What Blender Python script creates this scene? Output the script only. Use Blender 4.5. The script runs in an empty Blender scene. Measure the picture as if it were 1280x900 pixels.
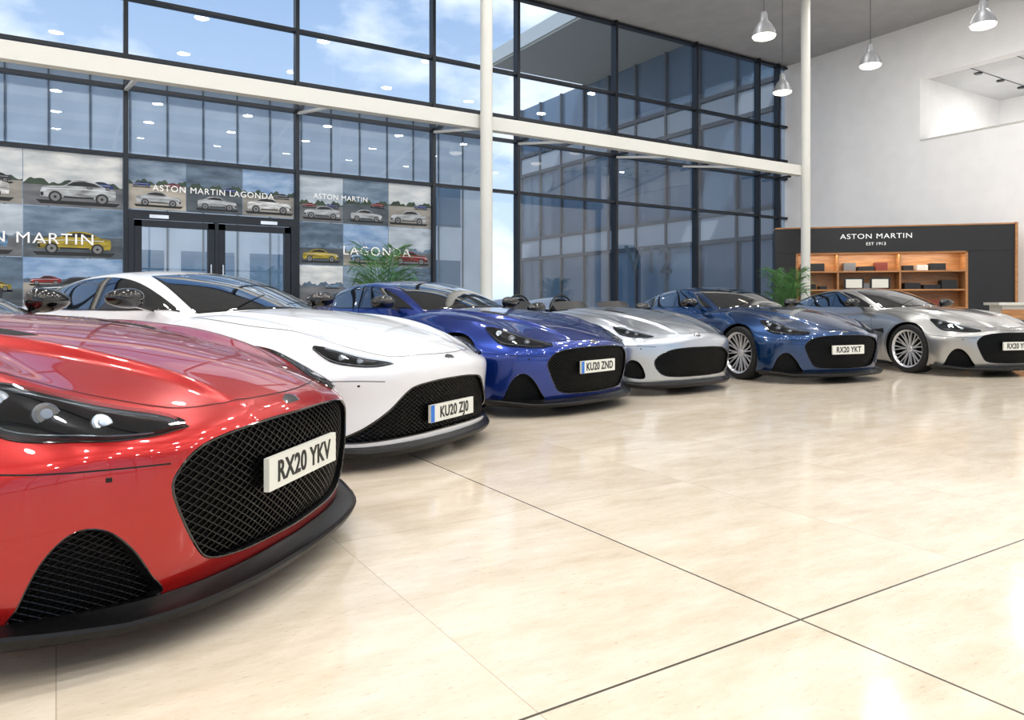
import bpy, math, random
import numpy as np
from mathutils import Vector, Matrix
random.seed(4)
RAD=math.radians
F2=np.array([math.cos(RAD(58)),math.sin(RAD(58))]); R2=np.array([math.sin(RAD(58)),-math.cos(RAD(58))])
def gp(px,d):
    p=d*F2+(px-640)/912*d*R2
    return float(p[0]),float(p[1])
COL=bpy.context.scene.collection
# ------------------------------------------------------------------ materials
def lin(c):
    return tuple(((v/255)/12.92 if v/255<=.04045 else ((v/255+.055)/1.055)**2.4) for v in c)+(1,)
def mat(name,rgb,rough=.5,metal=0,coat=0,emit=0,spec=.5,coatrough=.03):
    m=bpy.data.materials.new(name); m.use_nodes=True
    b=m.node_tree.nodes['Principled BSDF']
    b.inputs['Base Color'].default_value=lin(rgb); b.inputs['Roughness'].default_value=rough
    b.inputs['Metallic'].default_value=metal; b.inputs['Coat Weight'].default_value=coat
    b.inputs['Coat Roughness'].default_value=coatrough
    b.inputs['Specular IOR Level'].default_value=spec
    if emit:
        b.inputs['Emission Color'].default_value=lin(rgb); b.inputs['Emission Strength'].default_value=emit
    return m
def noisy(name,c1,c2,scale=5,rough=.5,stretch=(1,1,1),detail=4,bump=0,metal=0):
    m=mat(name,c1,rough,metal); nt=m.node_tree; b=nt.nodes['Principled BSDF']
    tc=nt.nodes.new('ShaderNodeTexCoord'); mp=nt.nodes.new('ShaderNodeMapping'); mp.inputs['Scale'].default_value=stretch
    n=nt.nodes.new('ShaderNodeTexNoise'); n.inputs['Scale'].default_value=scale; n.inputs['Detail'].default_value=detail
    cr=nt.nodes.new('ShaderNodeValToRGB'); cr.color_ramp.elements[0].color=lin(c1); cr.color_ramp.elements[1].color=lin(c2)
    cr.color_ramp.elements[0].position=.35; cr.color_ramp.elements[1].position=.65
    nt.links.new(tc.outputs['Object'],mp.inputs[0]); nt.links.new(mp.outputs[0],n.inputs['Vector'])
    nt.links.new(n.outputs['Fac'],cr.inputs[0]); nt.links.new(cr.outputs[0],b.inputs['Base Color'])
    if bump:
        bp=nt.nodes.new('ShaderNodeBump'); bp.inputs['Strength'].default_value=bump; bp.inputs['Distance'].default_value=.01
        nt.links.new(n.outputs['Fac'],bp.inputs['Height']); nt.links.new(bp.outputs[0],b.inputs['Normal'])
    return m
def glassmat(name,tint=(235,242,245),refl=1.0,base=.04):
    m=bpy.data.materials.new(name); m.use_nodes=True; nt=m.node_tree; nt.nodes.clear()
    o=nt.nodes.new('ShaderNodeOutputMaterial'); mx=nt.nodes.new('ShaderNodeMixShader')
    t=nt.nodes.new('ShaderNodeBsdfTransparent'); t.inputs[0].default_value=lin(tint)
    g=nt.nodes.new('ShaderNodeBsdfGlossy'); g.inputs['Roughness'].default_value=.0
    f=nt.nodes.new('ShaderNodeFresnel'); f.inputs[0].default_value=1.5
    ma=nt.nodes.new('ShaderNodeMath'); ma.operation='MULTIPLY_ADD'; ma.inputs[1].default_value=refl; ma.inputs[2].default_value=base; ma.use_clamp=True
    nt.links.new(f.outputs[0],ma.inputs[0]); nt.links.new(ma.outputs[0],mx.inputs[0])
    nt.links.new(t.outputs[0],mx.inputs[1]); nt.links.new(g.outputs[0],mx.inputs[2]); nt.links.new(mx.outputs[0],o.inputs[0])
    return m
def paint(name,rgb,metal=.3,rough=.32):
    return mat(name,rgb,rough,metal,1.0,0,.5,.0)
M_dark=mat('car_black_plastic',(6,6,7),.6,0,0,0,.2)
M_mesh=mat('grille_mesh_black',(9,9,10),.3,0,0,0,.35)
M_gloss=mat('gloss_black',(8,8,9),.12,0,.5)
M_carbon=noisy('carbon_fibre',(5,5,6),(12,12,13),60,.38); M_carbon.node_tree.nodes['Principled BSDF'].inputs['Specular IOR Level'].default_value=.3
M_rub=mat('tyre_rubber',(20,20,21),.75)
M_rimd=mat('rim_dark',(34,34,37),.35,.6)
M_rims=mat('rim_polished',(215,215,218),.3,.6)
M_disc=mat('brake_disc',(90,90,92),.35,1)
M_cwin=mat('car_window_glass',(12,15,18),.02,0,1,0,.9)
M_lens=glassmat('headlight_lens',(240,245,250),1.0,.03)
M_hl=mat('headlight_housing',(18,19,22),.25,.3)
M_drl=mat('headlight_strip',(120,124,130),.2,.5)
M_led=mat('led_lens',(200,208,220),.08,.3,1,.06)
M_chr=mat('chrome',(215,215,218),.08,1)
M_plw=mat('plate_white',(222,222,212),.35)
M_plt=mat('plate_text',(12,12,12),.5)
M_plb=mat('plate_blue_band',(30,110,200),.4)
M_gap=mat('panel_gap',(4,4,4),.8)
M_red_l=mat('tail_light',(120,5,8),.15,0,1)
M_seat=mat('seat_leather',(16,16,18),.5)
# ------------------------------------------------------------------ mesh helpers
def mkmesh(name,V,Fc,mats=None,mi=None,smooth=True,angle=35):
    me=bpy.data.meshes.new(name); me.from_pydata([tuple(map(float,v)) for v in V],[],Fc)
    for m in (mats or []): me.materials.append(m)
    if mi is not None: me.polygons.foreach_set('material_index',mi)
    if smooth:
        me.polygons.foreach_set('use_smooth',[True]*len(me.polygons)); 
    me.update()
    if smooth: me.set_sharp_from_angle(angle=RAD(angle))
    return me
def obj(name,me,parent=None,loc=(0,0,0),rot=(0,0,0)):
    o=bpy.data.objects.new(name,me); COL.objects.link(o); o.location=loc; o.rotation_euler=rot
    if parent: o.parent=parent
    return o
def empty(name,loc=(0,0,0),rz=0):
    e=bpy.data.objects.new(name,None); COL.objects.link(e); e.location=loc; e.rotation_euler=(0,0,rz); e.empty_display_size=.2
    return e
class MB:
    def __init__(s): s.V=[];s.F=[];s.mi=[]
    def add(s,V,F,mi=0):
        n=len(s.V); s.V+= [tuple(v) for v in V]; s.F+=[tuple(i+n for i in f) for f in F]; s.mi+=[mi]*len(F)
    def box(s,x0,x1,y0,y1,z0,z1,mi=0,M=None):
        V=[(x,y,z) for x in(x0,x1) for y in(y0,y1) for z in(z0,z1)]
        if M is not None: V=[tuple(M@Vector(v)) for v in V]
        s.add(V,[(0,1,3,2),(4,6,7,5),(0,4,5,1),(2,3,7,6),(0,2,6,4),(1,5,7,3)],mi)
    def beam(s,a,b,w,h,mi=0,up=(0,0,1)):
        a=Vector(a);b=Vector(b);t=(b-a).normalized();u=Vector(up)
        if abs(t.dot(u))>.95:u=Vector((1,0,0))
        sd=t.cross(u).normalized();u=sd.cross(t)
        V=[]
        for p in(a,b):
            for i,j in((-1,-1),(1,-1),(1,1),(-1,1)): V.append(p+sd*i*w/2+u*j*h/2)
        s.add(V,[(3,2,1,0),(4,5,6,7),(0,1,5,4),(1,2,6,5),(2,3,7,6),(3,0,4,7)],mi)
    def cyl(s,a,b,r,n=16,mi=0,r2=None):
        a=Vector(a);b=Vector(b);t=(b-a).normalized();u=Vector((0,0,1)) if abs(t.z)<.9 else Vector((1,0,0))
        sd=t.cross(u).normalized();u=sd.cross(t); r2=r if r2 is None else r2
        V=[a+(sd*math.cos(k*2*math.pi/n)+u*math.sin(k*2*math.pi/n))*r for k in range(n)]+[b+(sd*math.cos(k*2*math.pi/n)+u*math.sin(k*2*math.pi/n))*r2 for k in range(n)]
        F=[(k,(k+1)%n,n+(k+1)%n,n+k) for k in range(n)]+[tuple(range(n))[::-1],tuple(range(n,2*n))]
        s.add(V,F,mi)
    def lathe(s,prof,axis='z',n=32,mi=0,c=(0,0,0)):
        V=[];m=len(prof)
        for k in range(n):
            a=2*math.pi*k/n
            for h,r in prof:
                p={'z':(r*math.cos(a),r*math.sin(a),h),'y':(r*math.cos(a),h,r*math.sin(a)),'x':(h,r*math.cos(a),r*math.sin(a))}[axis]
                V.append((p[0]+c[0],p[1]+c[1],p[2]+c[2]))
        F=[(k*m+j,((k+1)%n)*m+j,((k+1)%n)*m+j+1,k*m+j+1) for k in range(n) for j in range(m-1)]
        s.add(V,F,mi)
    def mesh(s,name,mats,smooth=True,angle=35): return mkmesh(name,s.V,s.F,mats,s.mi,smooth,angle)
    def obj(s,name,mats,parent=None,loc=(0,0,0),rot=(0,0,0),smooth=False,angle=35): return obj(name,s.mesh(name,mats,smooth,angle),parent,loc,rot)
def boxobj(name,x0,x1,y0,y1,z0,z1,m,parent=None,bevel=0):
    b=MB(); b.box(x0,x1,y0,y1,z0,z1); o=b.obj(name,[m],parent)
    if bevel:
        md=o.modifiers.new('b','BEVEL'); md.width=bevel; md.segments=3
    return o
def textobj(name,s,size,m,parent=None,loc=(0,0,0),rot=(0,0,0),ext=.002,sx=1,offset=0,space=1):
    c=bpy.data.curves.new(name,'FONT'); c.body=s; c.size=size; c.extrude=ext; c.align_x='CENTER'; c.align_y='CENTER'; c.offset=offset; c.space_character=space
    c.materials.append(m); o=bpy.data.objects.new(name,c); COL.objects.link(o); o.location=loc; o.rotation_euler=rot; o.scale=(sx,1,1)
    if parent:o.parent=parent
    return o
# ------------------------------------------------------------------ smooth curves
def sm(pts,s=.06,mirror=False):
    if mirror: pts=[(-a,b) for a,b in pts[::-1] if a>0]+pts
    pts=sorted(pts); xs=np.array([p[0] for p in pts]); ys=np.array([p[1] for p in pts])
    st=.005; e=4*s
    g=np.arange(xs[0]-2*e,xs[-1]+2*e,st); y=np.interp(g,xs,ys)
    s0=(ys[1]-ys[0])/(xs[1]-xs[0]); s1=(ys[-1]-ys[-2])/(xs[-1]-xs[-2])
    y=np.where(g<xs[0],ys[0]+(g-xs[0])*s0,y); y=np.where(g>xs[-1],ys[-1]+(g-xs[-1])*s1,y)
    k=int(3.5*s/st); kk=np.exp(-.5*(np.arange(-k,k+1)*st/s)**2); kk/=kk.sum()
    yy=np.convolve(y,kk,'valid'); gg=g[k:-k]
    return lambda x: np.interp(x,gg,yy)
def sstep(a,b,x):
    t=np.clip((x-a)/(b-a),0,1); return t*t*(3-2*t)
def lse(fs,k):
    m=np.maximum.reduce(fs); return m+k*np.log(sum(np.exp((f-m)/k) for f in fs))
def shell(f,inn,out,N,skipbottom=False):
    nx,ny,nz=N; idx={}; L=[]; Fc=[]
    def vid(i,j,k):
        t=(i,j,k)
        if t not in idx: idx[t]=len(L); L.append(t)
        return idx[t]
    for i in range(nx):
        for j in range(ny):
            Fc.append((vid(i,j,nz),vid(i+1,j,nz),vid(i+1,j+1,nz),vid(i,j+1,nz)))
            Fc.append((vid(i,j,0),vid(i,j+1,0),vid(i+1,j+1,0),vid(i+1,j,0)))
    for i in range(nx):
        for k in range(nz):
            Fc.append((vid(i,0,k),vid(i+1,0,k),vid(i+1,0,k+1),vid(i,0,k+1)))
            Fc.append((vid(i,ny,k),vid(i,ny,k+1),vid(i+1,ny,k+1),vid(i+1,ny,k)))
    for j in range(ny):
        for k in range(nz):
            Fc.append((vid(0,j,k),vid(0,j,k+1),vid(0,j+1,k+1),vid(0,j+1,k)))
            Fc.append((vid(nx,j,k),vid(nx,j+1,k),vid(nx,j+1,k+1),vid(nx,j,k+1)))
    T=np.array(L,float)/np.array([nx,ny,nz])
    inn=np.array(inn);out=np.array(out)
    A=inn[0]+T*(inn[1]-inn[0]); B=out[0]+T*(out[1]-out[0])
    lo=np.zeros(len(T));hi=np.ones(len(T))
    for _ in range(24):
        m=(lo+hi)/2; P=A+(B-A)*m[:,None]; v=f(P)<0; lo=np.where(v,m,lo);hi=np.where(v,hi,m)
    return A+(B-A)*((lo+hi)/2)[:,None],Fc
def grad(f,P,e=.002):
    g=np.zeros_like(P)
    for i in range(3):
        d=np.zeros(3);d[i]=e; g[:,i]=(f(P+d)-f(P-d))/(2*e)
    return g
def proj(f,P):
    P=P.copy()
    for _ in range(14):
        g=grad(f,P); P-= .8*(f(P)/np.maximum((g*g).sum(1),.05))[:,None]*g
    g=grad(f,P); return P,g/np.linalg.norm(g,axis=1)[:,None]
def resample(pts,n,closed=False):
    P=np.array(pts,float); 
    if closed: P=np.vstack([P[-1:],P,P[:2]])
    else: P=np.vstack([2*P[0]-P[1],P,2*P[-1]-P[-2]])
    out=[]
    for i in range(1,len(P)-2):
        p0,p1,p2,p3=P[i-1:i+3]
        for t in np.arange(0,1,.02):
            out.append(.5*((2*p1)+(-p0+p2)*t+(2*p0-5*p1+4*p2-p3)*t*t+(-p0+3*p1-3*p2+p3)*t**3))
    out.append(P[-2] if not closed else out[0]); out=np.array(out)
    s=np.r_[0,np.cumsum(np.linalg.norm(np.diff(out,axis=0),axis=1))]
    q=np.linspace(0,s[-1],n+1 if closed else n)
    r=np.stack([np.interp(q,s,out[:,k]) for k in range(out.shape[1])],1)
    return r[:-1] if closed else r
def patch(f,A,B,nu=50,nv=14,off=.003,mirror=False,skirt=True):
    A=resample(A,nu);B=resample(B,nu)
    vs=list(np.linspace(0,1,nv)); vs=[0,.012]+vs[1:-1]+[.988,1]
    us=nu; G=[]
    for v in vs: G.append(A*(1-v)+B*v)
    G=np.array(G); nvv=len(vs); P=G.reshape(-1,3)
    if mirror: P=P*np.array([1,-1,1])
    P,n=proj(f,P)
    offs=np.full((nvv,nu),off)
    if skirt:
        offs[0]=-.003;offs[-1]=-.003;offs[:,0]=-.003;offs[:,-1]=-.003
    P=P+n*offs.reshape(-1,1)
    Fc=[]
    for i in range(nvv-1):
        for j in range(nu-1):
            q=(i*nu+j,i*nu+j+1,(i+1)*nu+j+1,(i+1)*nu+j); Fc.append(q)
    p=P[list(Fc[len(Fc)//2+nu//2])]; nn=np.cross(p[1]-p[0],p[2]-p[0])
    if nn@n[Fc[len(Fc)//2+nu//2][0]]<0: Fc=[q[::-1] for q in Fc]
    return P,Fc
def strip(f,pts,w=.005,off=.0015,n=60,mirror=False):
    A=resample(pts,n)
    if mirror:A=A*np.array([1,-1,1])
    P,nr=proj(f,A); t=np.gradient(P,axis=0); sd=np.cross(t,nr); sd/=np.linalg.norm(sd,axis=1)[:,None]
    V=np.vstack([P+sd*w/2+nr*off,P-sd*w/2+nr*off]); Fc=[(i,i+1,n+i+1,n+i) for i in range(n-1)]
    return V,Fc
# ------------------------------------------------------------------ car model
def make_body_f(kind):
    C=sm([(1.3,.36),(1.1,.52),(.95,.625),(.8,.695),(.6,.765),(.3,.84),(0,.892),(-.4,.94),(-.7,.952),(-1.2,.925),(-2.2,.925),(-2.8,.96),(-3.3,.965),(-3.75,.955),(-4.2,.94)],.09)
    Wd=sm([(1.2,.92),(.5,.95),(0,.975),(-.5,.95),(-1.0,.92),(-1.7,.92),(-2.3,.965),(-2.8,.985),(-3.3,.955),(-3.9,.88)],.12)
    S=sm([(0,-.08),(.15,-.045),(.3,-.012),(.45,0),(.6,0),(.72,-.02),(.82,-.055),(.92,-.11),(1.0,-.17),(1.2,-.3)],.05)
    plan=sm([(0,0),(.3,.018),(.5,.06),(.65,.125),(.78,.22),(.88,.34),(.96,.5),(1.3,1.4)],.05,True)
    planr=sm([(0,0),(.5,.05),(.8,.17),(.95,.38),(1.3,1.2)],.05,True)
    if kind=='vantage': N=sm([(0,.86),(.13,.90),(.22,.91),(.4,.91),(.55,.93),(.63,.92),(.72,.84),(1,.5)],.035)
    else: N=sm([(0,.82),(.13,.89),(.25,.92),(.4,.94),(.55,.94),(.63,.915),(.72,.84),(1,.5)],.035)
    T=sm([(0,-3.45),(.3,-3.66),(.6,-3.74),(.8,-3.74),(.93,-3.8),(1.1,-3.84)],.05)
    Ff=sm([(1.2,0),(.8,.012),(.5,.055),(.1,.072),(-.4,.052),(-1,.01),(-1.7,.01),(-2.3,.05),(-2.8,.065),(-3.3,.03),(-4,0)],.12)
    hump=sm([(1,0),(-1.84,0),(-1.93,.16),(-2.1,.19),(-2.5,.14),(-3.0,.05),(-3.4,.0),(-4,0)],.03)
    cr=sm([(1.3,0),(.9,0),(.65,.016),(0,.026),(-.6,.02),(-.9,0),(-4,0)],.08)
    def f(P):
        x,y,z=P[:,0],P[:,1],P[:,2]; ay=np.sqrt(y*y+1e-4)
        w=sstep(-.5,.65,x)
        xs=x+plan(ay)*w
        yc=.27+.23*sstep(.9,-.6,x)
        top=C(xs)-.105*(ay/.9)**2.2+Ff(x)*np.exp(-((ay-.74)/.14)**2)
        top=top+cr(x)*(.5*np.exp(-((ay-yc)/.026)**2)+sstep(yc+.03,yc-.03,ay))
        if kind=='speedster': top=top+hump(x)*np.exp(-((ay-.40)/.19)**4)
        side=Wd(x)+S(z)-.03*sstep(-.6,-1.0,x)*sstep(-2.2,-1.8,x)*np.exp(-((z-.33)/.13)**2)
        for ax in (0,-2.805):
            r=np.sqrt((x-ax)**2+(z-.36)**2); side=side+.016*np.exp(-((r-.40)/.06)**2)
        fr=N(z)-plan(ay)
        if kind!='vantage':
            fr=fr-.020*np.exp(-((ay-.76)/.13)**2-((z-.27)/.12)**2)
        re=T(z)+planr(ay)
        a=lse([z-top,ay-side],.020); b=lse([x-fr,re-x],.02)
        return lse([a,b,.125-z],.011)
    return f
def make_can_f():
    Rf=sm([(1,.4),(-.3,.83),(-.55,.935),(-.8,1.04),(-1.1,1.155),(-1.4,1.24),(-1.7,1.28),(-2.0,1.29),(-5,1.29)],.08)
    Rr=sm([(0,1.34),(-1.5,1.30),(-1.9,1.287),(-2.3,1.25),(-2.7,1.175),(-3.1,1.07),(-3.5,.955),(-4.0,.8)],.08)
    Wc=sm([(0,.5),(-.3,.60),(-.7,.72),(-1.2,.785),(-1.8,.80),(-2.4,.76),(-2.9,.66),(-3.4,.52),(-4,.35)],.1)
    def f(P):
        x,y,z=P[:,0],P[:,1],P[:,2]; ay=np.sqrt(y*y+1e-4)
        cw=.07*(y/.6)**2
        a=lse([z-Rf(x+.42*y*y)+cw*.5,z-Rr(x-.45*y*y)+cw*.5],.02)
        sd=ay-(Wc(x)-.60*(z-.9)-.15*(z-.9)**2)
        return lse([a,sd*.9,.82-z],.022)
    return f
def surfx(f,yz,x0=.1,x1=1.6):
    yz=np.array(yz,float); lo=np.full(len(yz),x0); hi=np.full(len(yz),x1)
    for _ in range(24):
        m=(lo+hi)/2; v=f(np.c_[m,yz])<0; lo=np.where(v,m,lo);hi=np.where(v,hi,m)
    return (lo+hi)/2
def inpoly(p,poly):
    x,y=p;c=False;n=len(poly)
    for i in range(n):
        x1,y1=poly[i];x2,y2=poly[i-1]
        if (y1>y)!=(y2>y) and x<(x2-x1)*(y-y1)/(y2-y1)+x1:c=not c
    return c
def mirror_poly(half):
    return half+[(-y,z) for y,z in half[::-1] if y>1e-6]
def add_cut(mb,f,outline,depth,n=72):
    o=resample(outline,n,True); n=len(o)
    V=[(1.6,a,b) for a,b in o]
    c=o.mean(0); 
    for s in [1.0,.75,.5,.25]:
        q=c+(o-c)*s; xq=surfx(f,q)-depth
        V+= [(xq[i],q[i][0],q[i][1]) for i in range(n)]
    xc=surfx(f,[c])[0]-depth; V.append((xc,c[0],c[1])); V.append((1.6,c[0],c[1]))
    Fc=[]
    for r in range(4):
        for i in range(n): Fc.append((r*n+i,r*n+(i+1)%n,(r+1)*n+(i+1)%n,(r+1)*n+i))
    for i in range(n): Fc.append((4*n+i,4*n+(i+1)%n,5*n)); Fc.append(((i+1)%n,i,5*n+1))
    mb.add(V,Fc,1)
def lattice(f,outline,rec,sx,sz,t,mb):
    poly=[tuple(p) for p in resample(outline,60,True)]
    ys=[p[0] for p in poly];zs=[p[1] for p in poly]
    segs=[]
    nx=int((max(ys)-min(ys))/sx)+3; nz=int((max(zs)-min(zs))/sz)+3
    y0=min(ys)-sx;z0=min(zs)-sz
    for i in range(nx*2):
        for j in range(nz*2):
            if (i+j)%2: continue
            a=(y0+i*sx/2,z0+j*sz/2)
            for dj in(1,-1):
                b=(a[0]+sx/2,a[1]+dj*sz/2)
                if inpoly(((a[0]+b[0])/2,(a[1]+b[1])/2),poly): segs.append((a,b))
    pa=np.array([s[0] for s in segs]);pb=np.array([s[1] for s in segs])
    xa=surfx(f,pa)-rec;xb=surfx(f,pb)-rec
    for i in range(len(segs)):
        mb.beam((xa[i],*pa[i]),(xb[i],*pb[i]),t,t*3,0,up=(1,0,0))
def tube(P,r,mb,mi=0,closed=True,n=6):
    m=len(P)
    t=np.roll(P,-1,0)-np.roll(P,1,0)
    if not closed: t[0]=P[1]-P[0];t[-1]=P[-1]-P[-2]
    V=[]
    for i in range(m):
        tt=Vector(t[i]).normalized();u=Vector((0,0,1)) if abs(tt.z)<.9 else Vector((0,1,0)); u=Vector((1,0,.01)) if abs(tt.x)<.7 else u
        s=tt.cross(u).normalized();u=s.cross(tt)
        for k in range(n):
            a=2*math.pi*k/n; V.append(Vector(P[i])+(s*math.cos(a)+u*math.sin(a))*r)
    Fc=[]
    for i in range(m if closed else m-1):
        for k in range(n):
            Fc.append((i*n+k,i*n+(k+1)%n,((i+1)%m)*n+(k+1)%n,((i+1)%m)*n+k))
    mb.add(V,Fc,mi)
M_cal=mat('caliper',(60,60,62),.4)
def wheel_mesh(face,nm):
    mb=MB()
    mb.lathe([(-.12,.262),(-.135,.275),(-.14,.305),(-.13,.338),(-.11,.351),(-.04,.355),(.04,.355),(.11,.351),(.13,.338),(.14,.305),(.135,.275),(.12,.262)],'y',56,0)
    mb.lathe([(-.12,.262),(-.1,.24),(.08,.235),(.108,.25)],'y',56,1)
    mb.lathe([(.108,.25),(.128,.262),(.136,.274),(.128,.278)],'y',56,2)
    mb.lathe([(-.02,.0),(-.02,.235)],'y',40,1)
    mb.lathe([(.02,.05),(.02,.19),(.0,.195),(-.02,.19)],'y',40,3)
    mb.lathe([(.09,0),(.092,.03),(.085,.045),(.06,.06),(.0,.06)],'y',24,2)
    NS=11
    for k in range(NS):
        a=2*math.pi*k/NS
        for dl in(-.13,.13):
            a0=a+dl*.3;a1=a+dl
            def P(r,an,y):return Vector((r*math.cos(an),y,r*math.sin(an)))
            mb.beam(P(.045,a0,.075),P(.15,a+dl*.65,.092),.016,.02,2,up=(0,1,0))
            mb.beam(P(.15,a+dl*.65,.092),P(.258,a1,.118),.013,.018,2,up=(0,1,0))
            mb.beam(P(.05,a0,.05),P(.25,a1,.085),.022,.03,1,up=(0,1,0))
    mb.box(-.17,-.06,-.01,.05,.03,.16,4)
    return mb.mesh(nm,[M_rub,M_rimd,face,M_disc,M_cal],True,40)
WH=wheel_mesh(M_rims,'wheel_mesh')
WHD=wheel_mesh(mat('rim_satin_black',(30,30,32),.3,.7),'wheel_dark_mesh')

def build_model(kind):
    f=make_body_f(kind); parts=[]
    V,Fc=shell(f,[(-3.3,-.62,.33),(.42,.62,.52)],[(-4.3,-1.3,-.15),(1.45,1.3,1.45)],(200,110,34))
    me=mkmesh('body_'+kind,V,Fc,[M_chr,M_dark],None,True)
    o=bpy.data.objects.new('tmp',me);COL.objects.link(o)
    if kind=='dbs':
        gr=mirror_poly([(0,.605),(.25,.602),(.44,.585),(.53,.56),(.585,.515),(.605,.46),(.57,.36),(.51,.255),(.46,.215),(.36,.197),(.2,.19),(0,.187)])
        it=[(.60,.150),(.635,.22),(.685,.31),(.745,.375),(.80,.385),(.84,.32),(.866,.2),(.868,.150),(.75,.144)]
        hu=[(.80,.50,.605),(.74,.53,.675),(.62,.63,.745),(.45,.74,.80),(.27,.835,.825)]
        hl=[(.80,.50,.605),(.765,.63,.615),(.68,.76,.635),(.50,.88,.675),(.27,.845,.815)]
        pz=.425
    elif kind=='vantage':
        gr=mirror_poly([(0,.515),(.2,.51),(.38,.49),(.46,.45),(.56,.36),(.70,.265),(.79,.215),(.795,.185),(.70,.178),(.4,.185),(0,.19)])
        it=None
        hu=[(.80,.50,.63),(.76,.54,.665),(.68,.63,.705),(.55,.72,.745),(.42,.80,.768)]
        hl=[(.80,.50,.63),(.765,.62,.63),(.70,.73,.65),(.58,.82,.69),(.42,.81,.76)]
        pz=.30
    else:
        gr=mirror_poly([(0,.52),(.25,.517),(.45,.495),(.59,.43),(.62,.36),(.57,.27),(.46,.215),(.2,.20),(0,.20)])
        it=[(.70,.19),(.705,.28),(.76,.37),(.82,.39),(.85,.33),(.85,.22)]
        hu=[(.75,.56,.64),(.70,.61,.69),(.62,.68,.73),(.50,.76,.76),(.38,.83,.775)]
        hl=[(.75,.56,.64),(.72,.66,.64),(.65,.77,.66),(.52,.86,.70),(.38,.84,.77)]
        pz=.36
    cb=MB()
    add_cut(cb,f,gr,.085,90)
    if it:
        add_cut(cb,f,it,.07,48); add_cut(cb,f,[(-y,z) for y,z in it][::-1],.07,48)
    for ax in(0,-2.805):
        for s in(1,-1): cb.cyl((ax,s*.56,.36),(ax,s*1.4,.36),.38,72,1)
    if kind=='speedster':
        for s in(1,-1):
            pts=resample([(-.80,s*.10),(-.72,s*.3),(-.80,s*.58),(-1.1,s*.66),(-1.6,s*.66),(-1.93,s*.58),(-1.96,s*.2),(-1.7,s*.09),(-1.2,s*.08)],48,True)
            n=len(pts);V2=[(p[0],p[1],.50) for p in pts]+[(p[0],p[1],1.5) for p in pts]
            F3=[(i,(i+1)%n,n+(i+1)%n,n+i) for i in range(n)]+[tuple(range(n))[::-1],tuple(range(n,2*n))]
            cb.add(V2,F3,1)
    cm=mkmesh('cut',cb.V,cb.F,[M_chr,M_dark],cb.mi,False)
    import bmesh
    for q in(cm,me):
        bm=bmesh.new();bm.from_mesh(q);bmesh.ops.recalc_face_normals(bm,faces=bm.faces);bm.to_mesh(q);bm.free()
    co=bpy.data.objects.new('cut',cm);COL.objects.link(co)
    md=o.modifiers.new('b','BOOLEAN');md.operation='DIFFERENCE';md.solver='EXACT';md.object=co
    dg=bpy.context.evaluated_depsgraph_get(); dg.update()
    nm=bpy.data.meshes.new_from_object(o.evaluated_get(dg)); nm.name='car_body_'+kind
    bpy.data.objects.remove(o);bpy.data.objects.remove(co)
    nm.polygons.foreach_set('use_smooth',[True]*len(nm.polygons)); nm.set_sharp_from_angle(angle=RAD(38))
    parts.append(('body',nm,True))
    mb=MB(); lattice(f,gr,.028,.040,.026,.0032,mb)
    parts.append(('grille_mesh',mb.mesh('grille_'+kind,[M_mesh],False),False))
    if it:
        mb=MB()
        for s in(1,-1): lattice(f,[(s*y,z) for y,z in it],.035,.026,.018,.0024,mb)
        parts.append(('intake_mesh',mb.mesh('intake_'+kind,[M_mesh],False),False))
    mb=MB(); o2=resample(gr,130,True); xs=surfx(f,o2); tube(np.c_[xs-.002,o2],.0045 if kind=='dbs' else .006,mb)
    if it:
        for s in(1,-1):
            q=resample([(s*y,z) for y,z in it],60,True); tube(np.c_[surfx(f,q)-.002,q],.003,mb)
    parts.append(('grille_surround',mb.mesh('gsur_'+kind,[M_gloss],True),False))
    # splitter
    mb=MB(); th=np.radians(np.linspace(-83,83,80)); c0=np.array([.30,0.]); lo=np.zeros(80);hi=np.full(80,1.5)
    dr=np.c_[np.cos(th),np.sin(th)]
    for _ in range(24):
        m=(lo+hi)/2; P=np.c_[c0+dr*m[:,None],np.full(80,.19)]; v=f(P)<0; lo=np.where(v,m,lo);hi=np.where(v,hi,m)
    P=c0+dr*((lo+hi)/2)[:,None]; t=np.gradient(P,axis=0); n=np.c_[t[:,1],-t[:,0]];n/=np.linalg.norm(n,axis=1)[:,None]
    ex=.075 if kind=='dbs' else .035
    up=.04*np.clip((np.abs(P[:,1])-.7)/.25,0,1)
    prof=[(-.12,.140,0),(-.004,.150,.3),(ex*.35,.130,.8),(ex-.012,.122,1),(ex,.128,1),(ex+.005,.118,1),(ex-.004,.098,1),(ex*.4,.085,.5),(-.12,.085,0)]
    Vv=[]
    for i in range(80):
        for a,z,w in prof: q=P[i]+n[i]*a; Vv.append((q[0],q[1],z+up[i]*w))
    m=len(prof); F3=[(i*m+k,(i+1)*m+k,(i+1)*m+(k+1)%m,i*m+(k+1)%m) for i in range(79) for k in range(m)]+[tuple(range(m)),tuple(range(79*m,80*m))]
    mb.add(Vv,F3)
    for s in(1,-1):
        mb.box(-2.42,-.38,min(s*.70,s*.915),max(s*.70,s*.915),.10,.135)
    parts.append(('splitter',mb.mesh('splitter_'+kind,[M_carbon],True,30),False))
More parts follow.
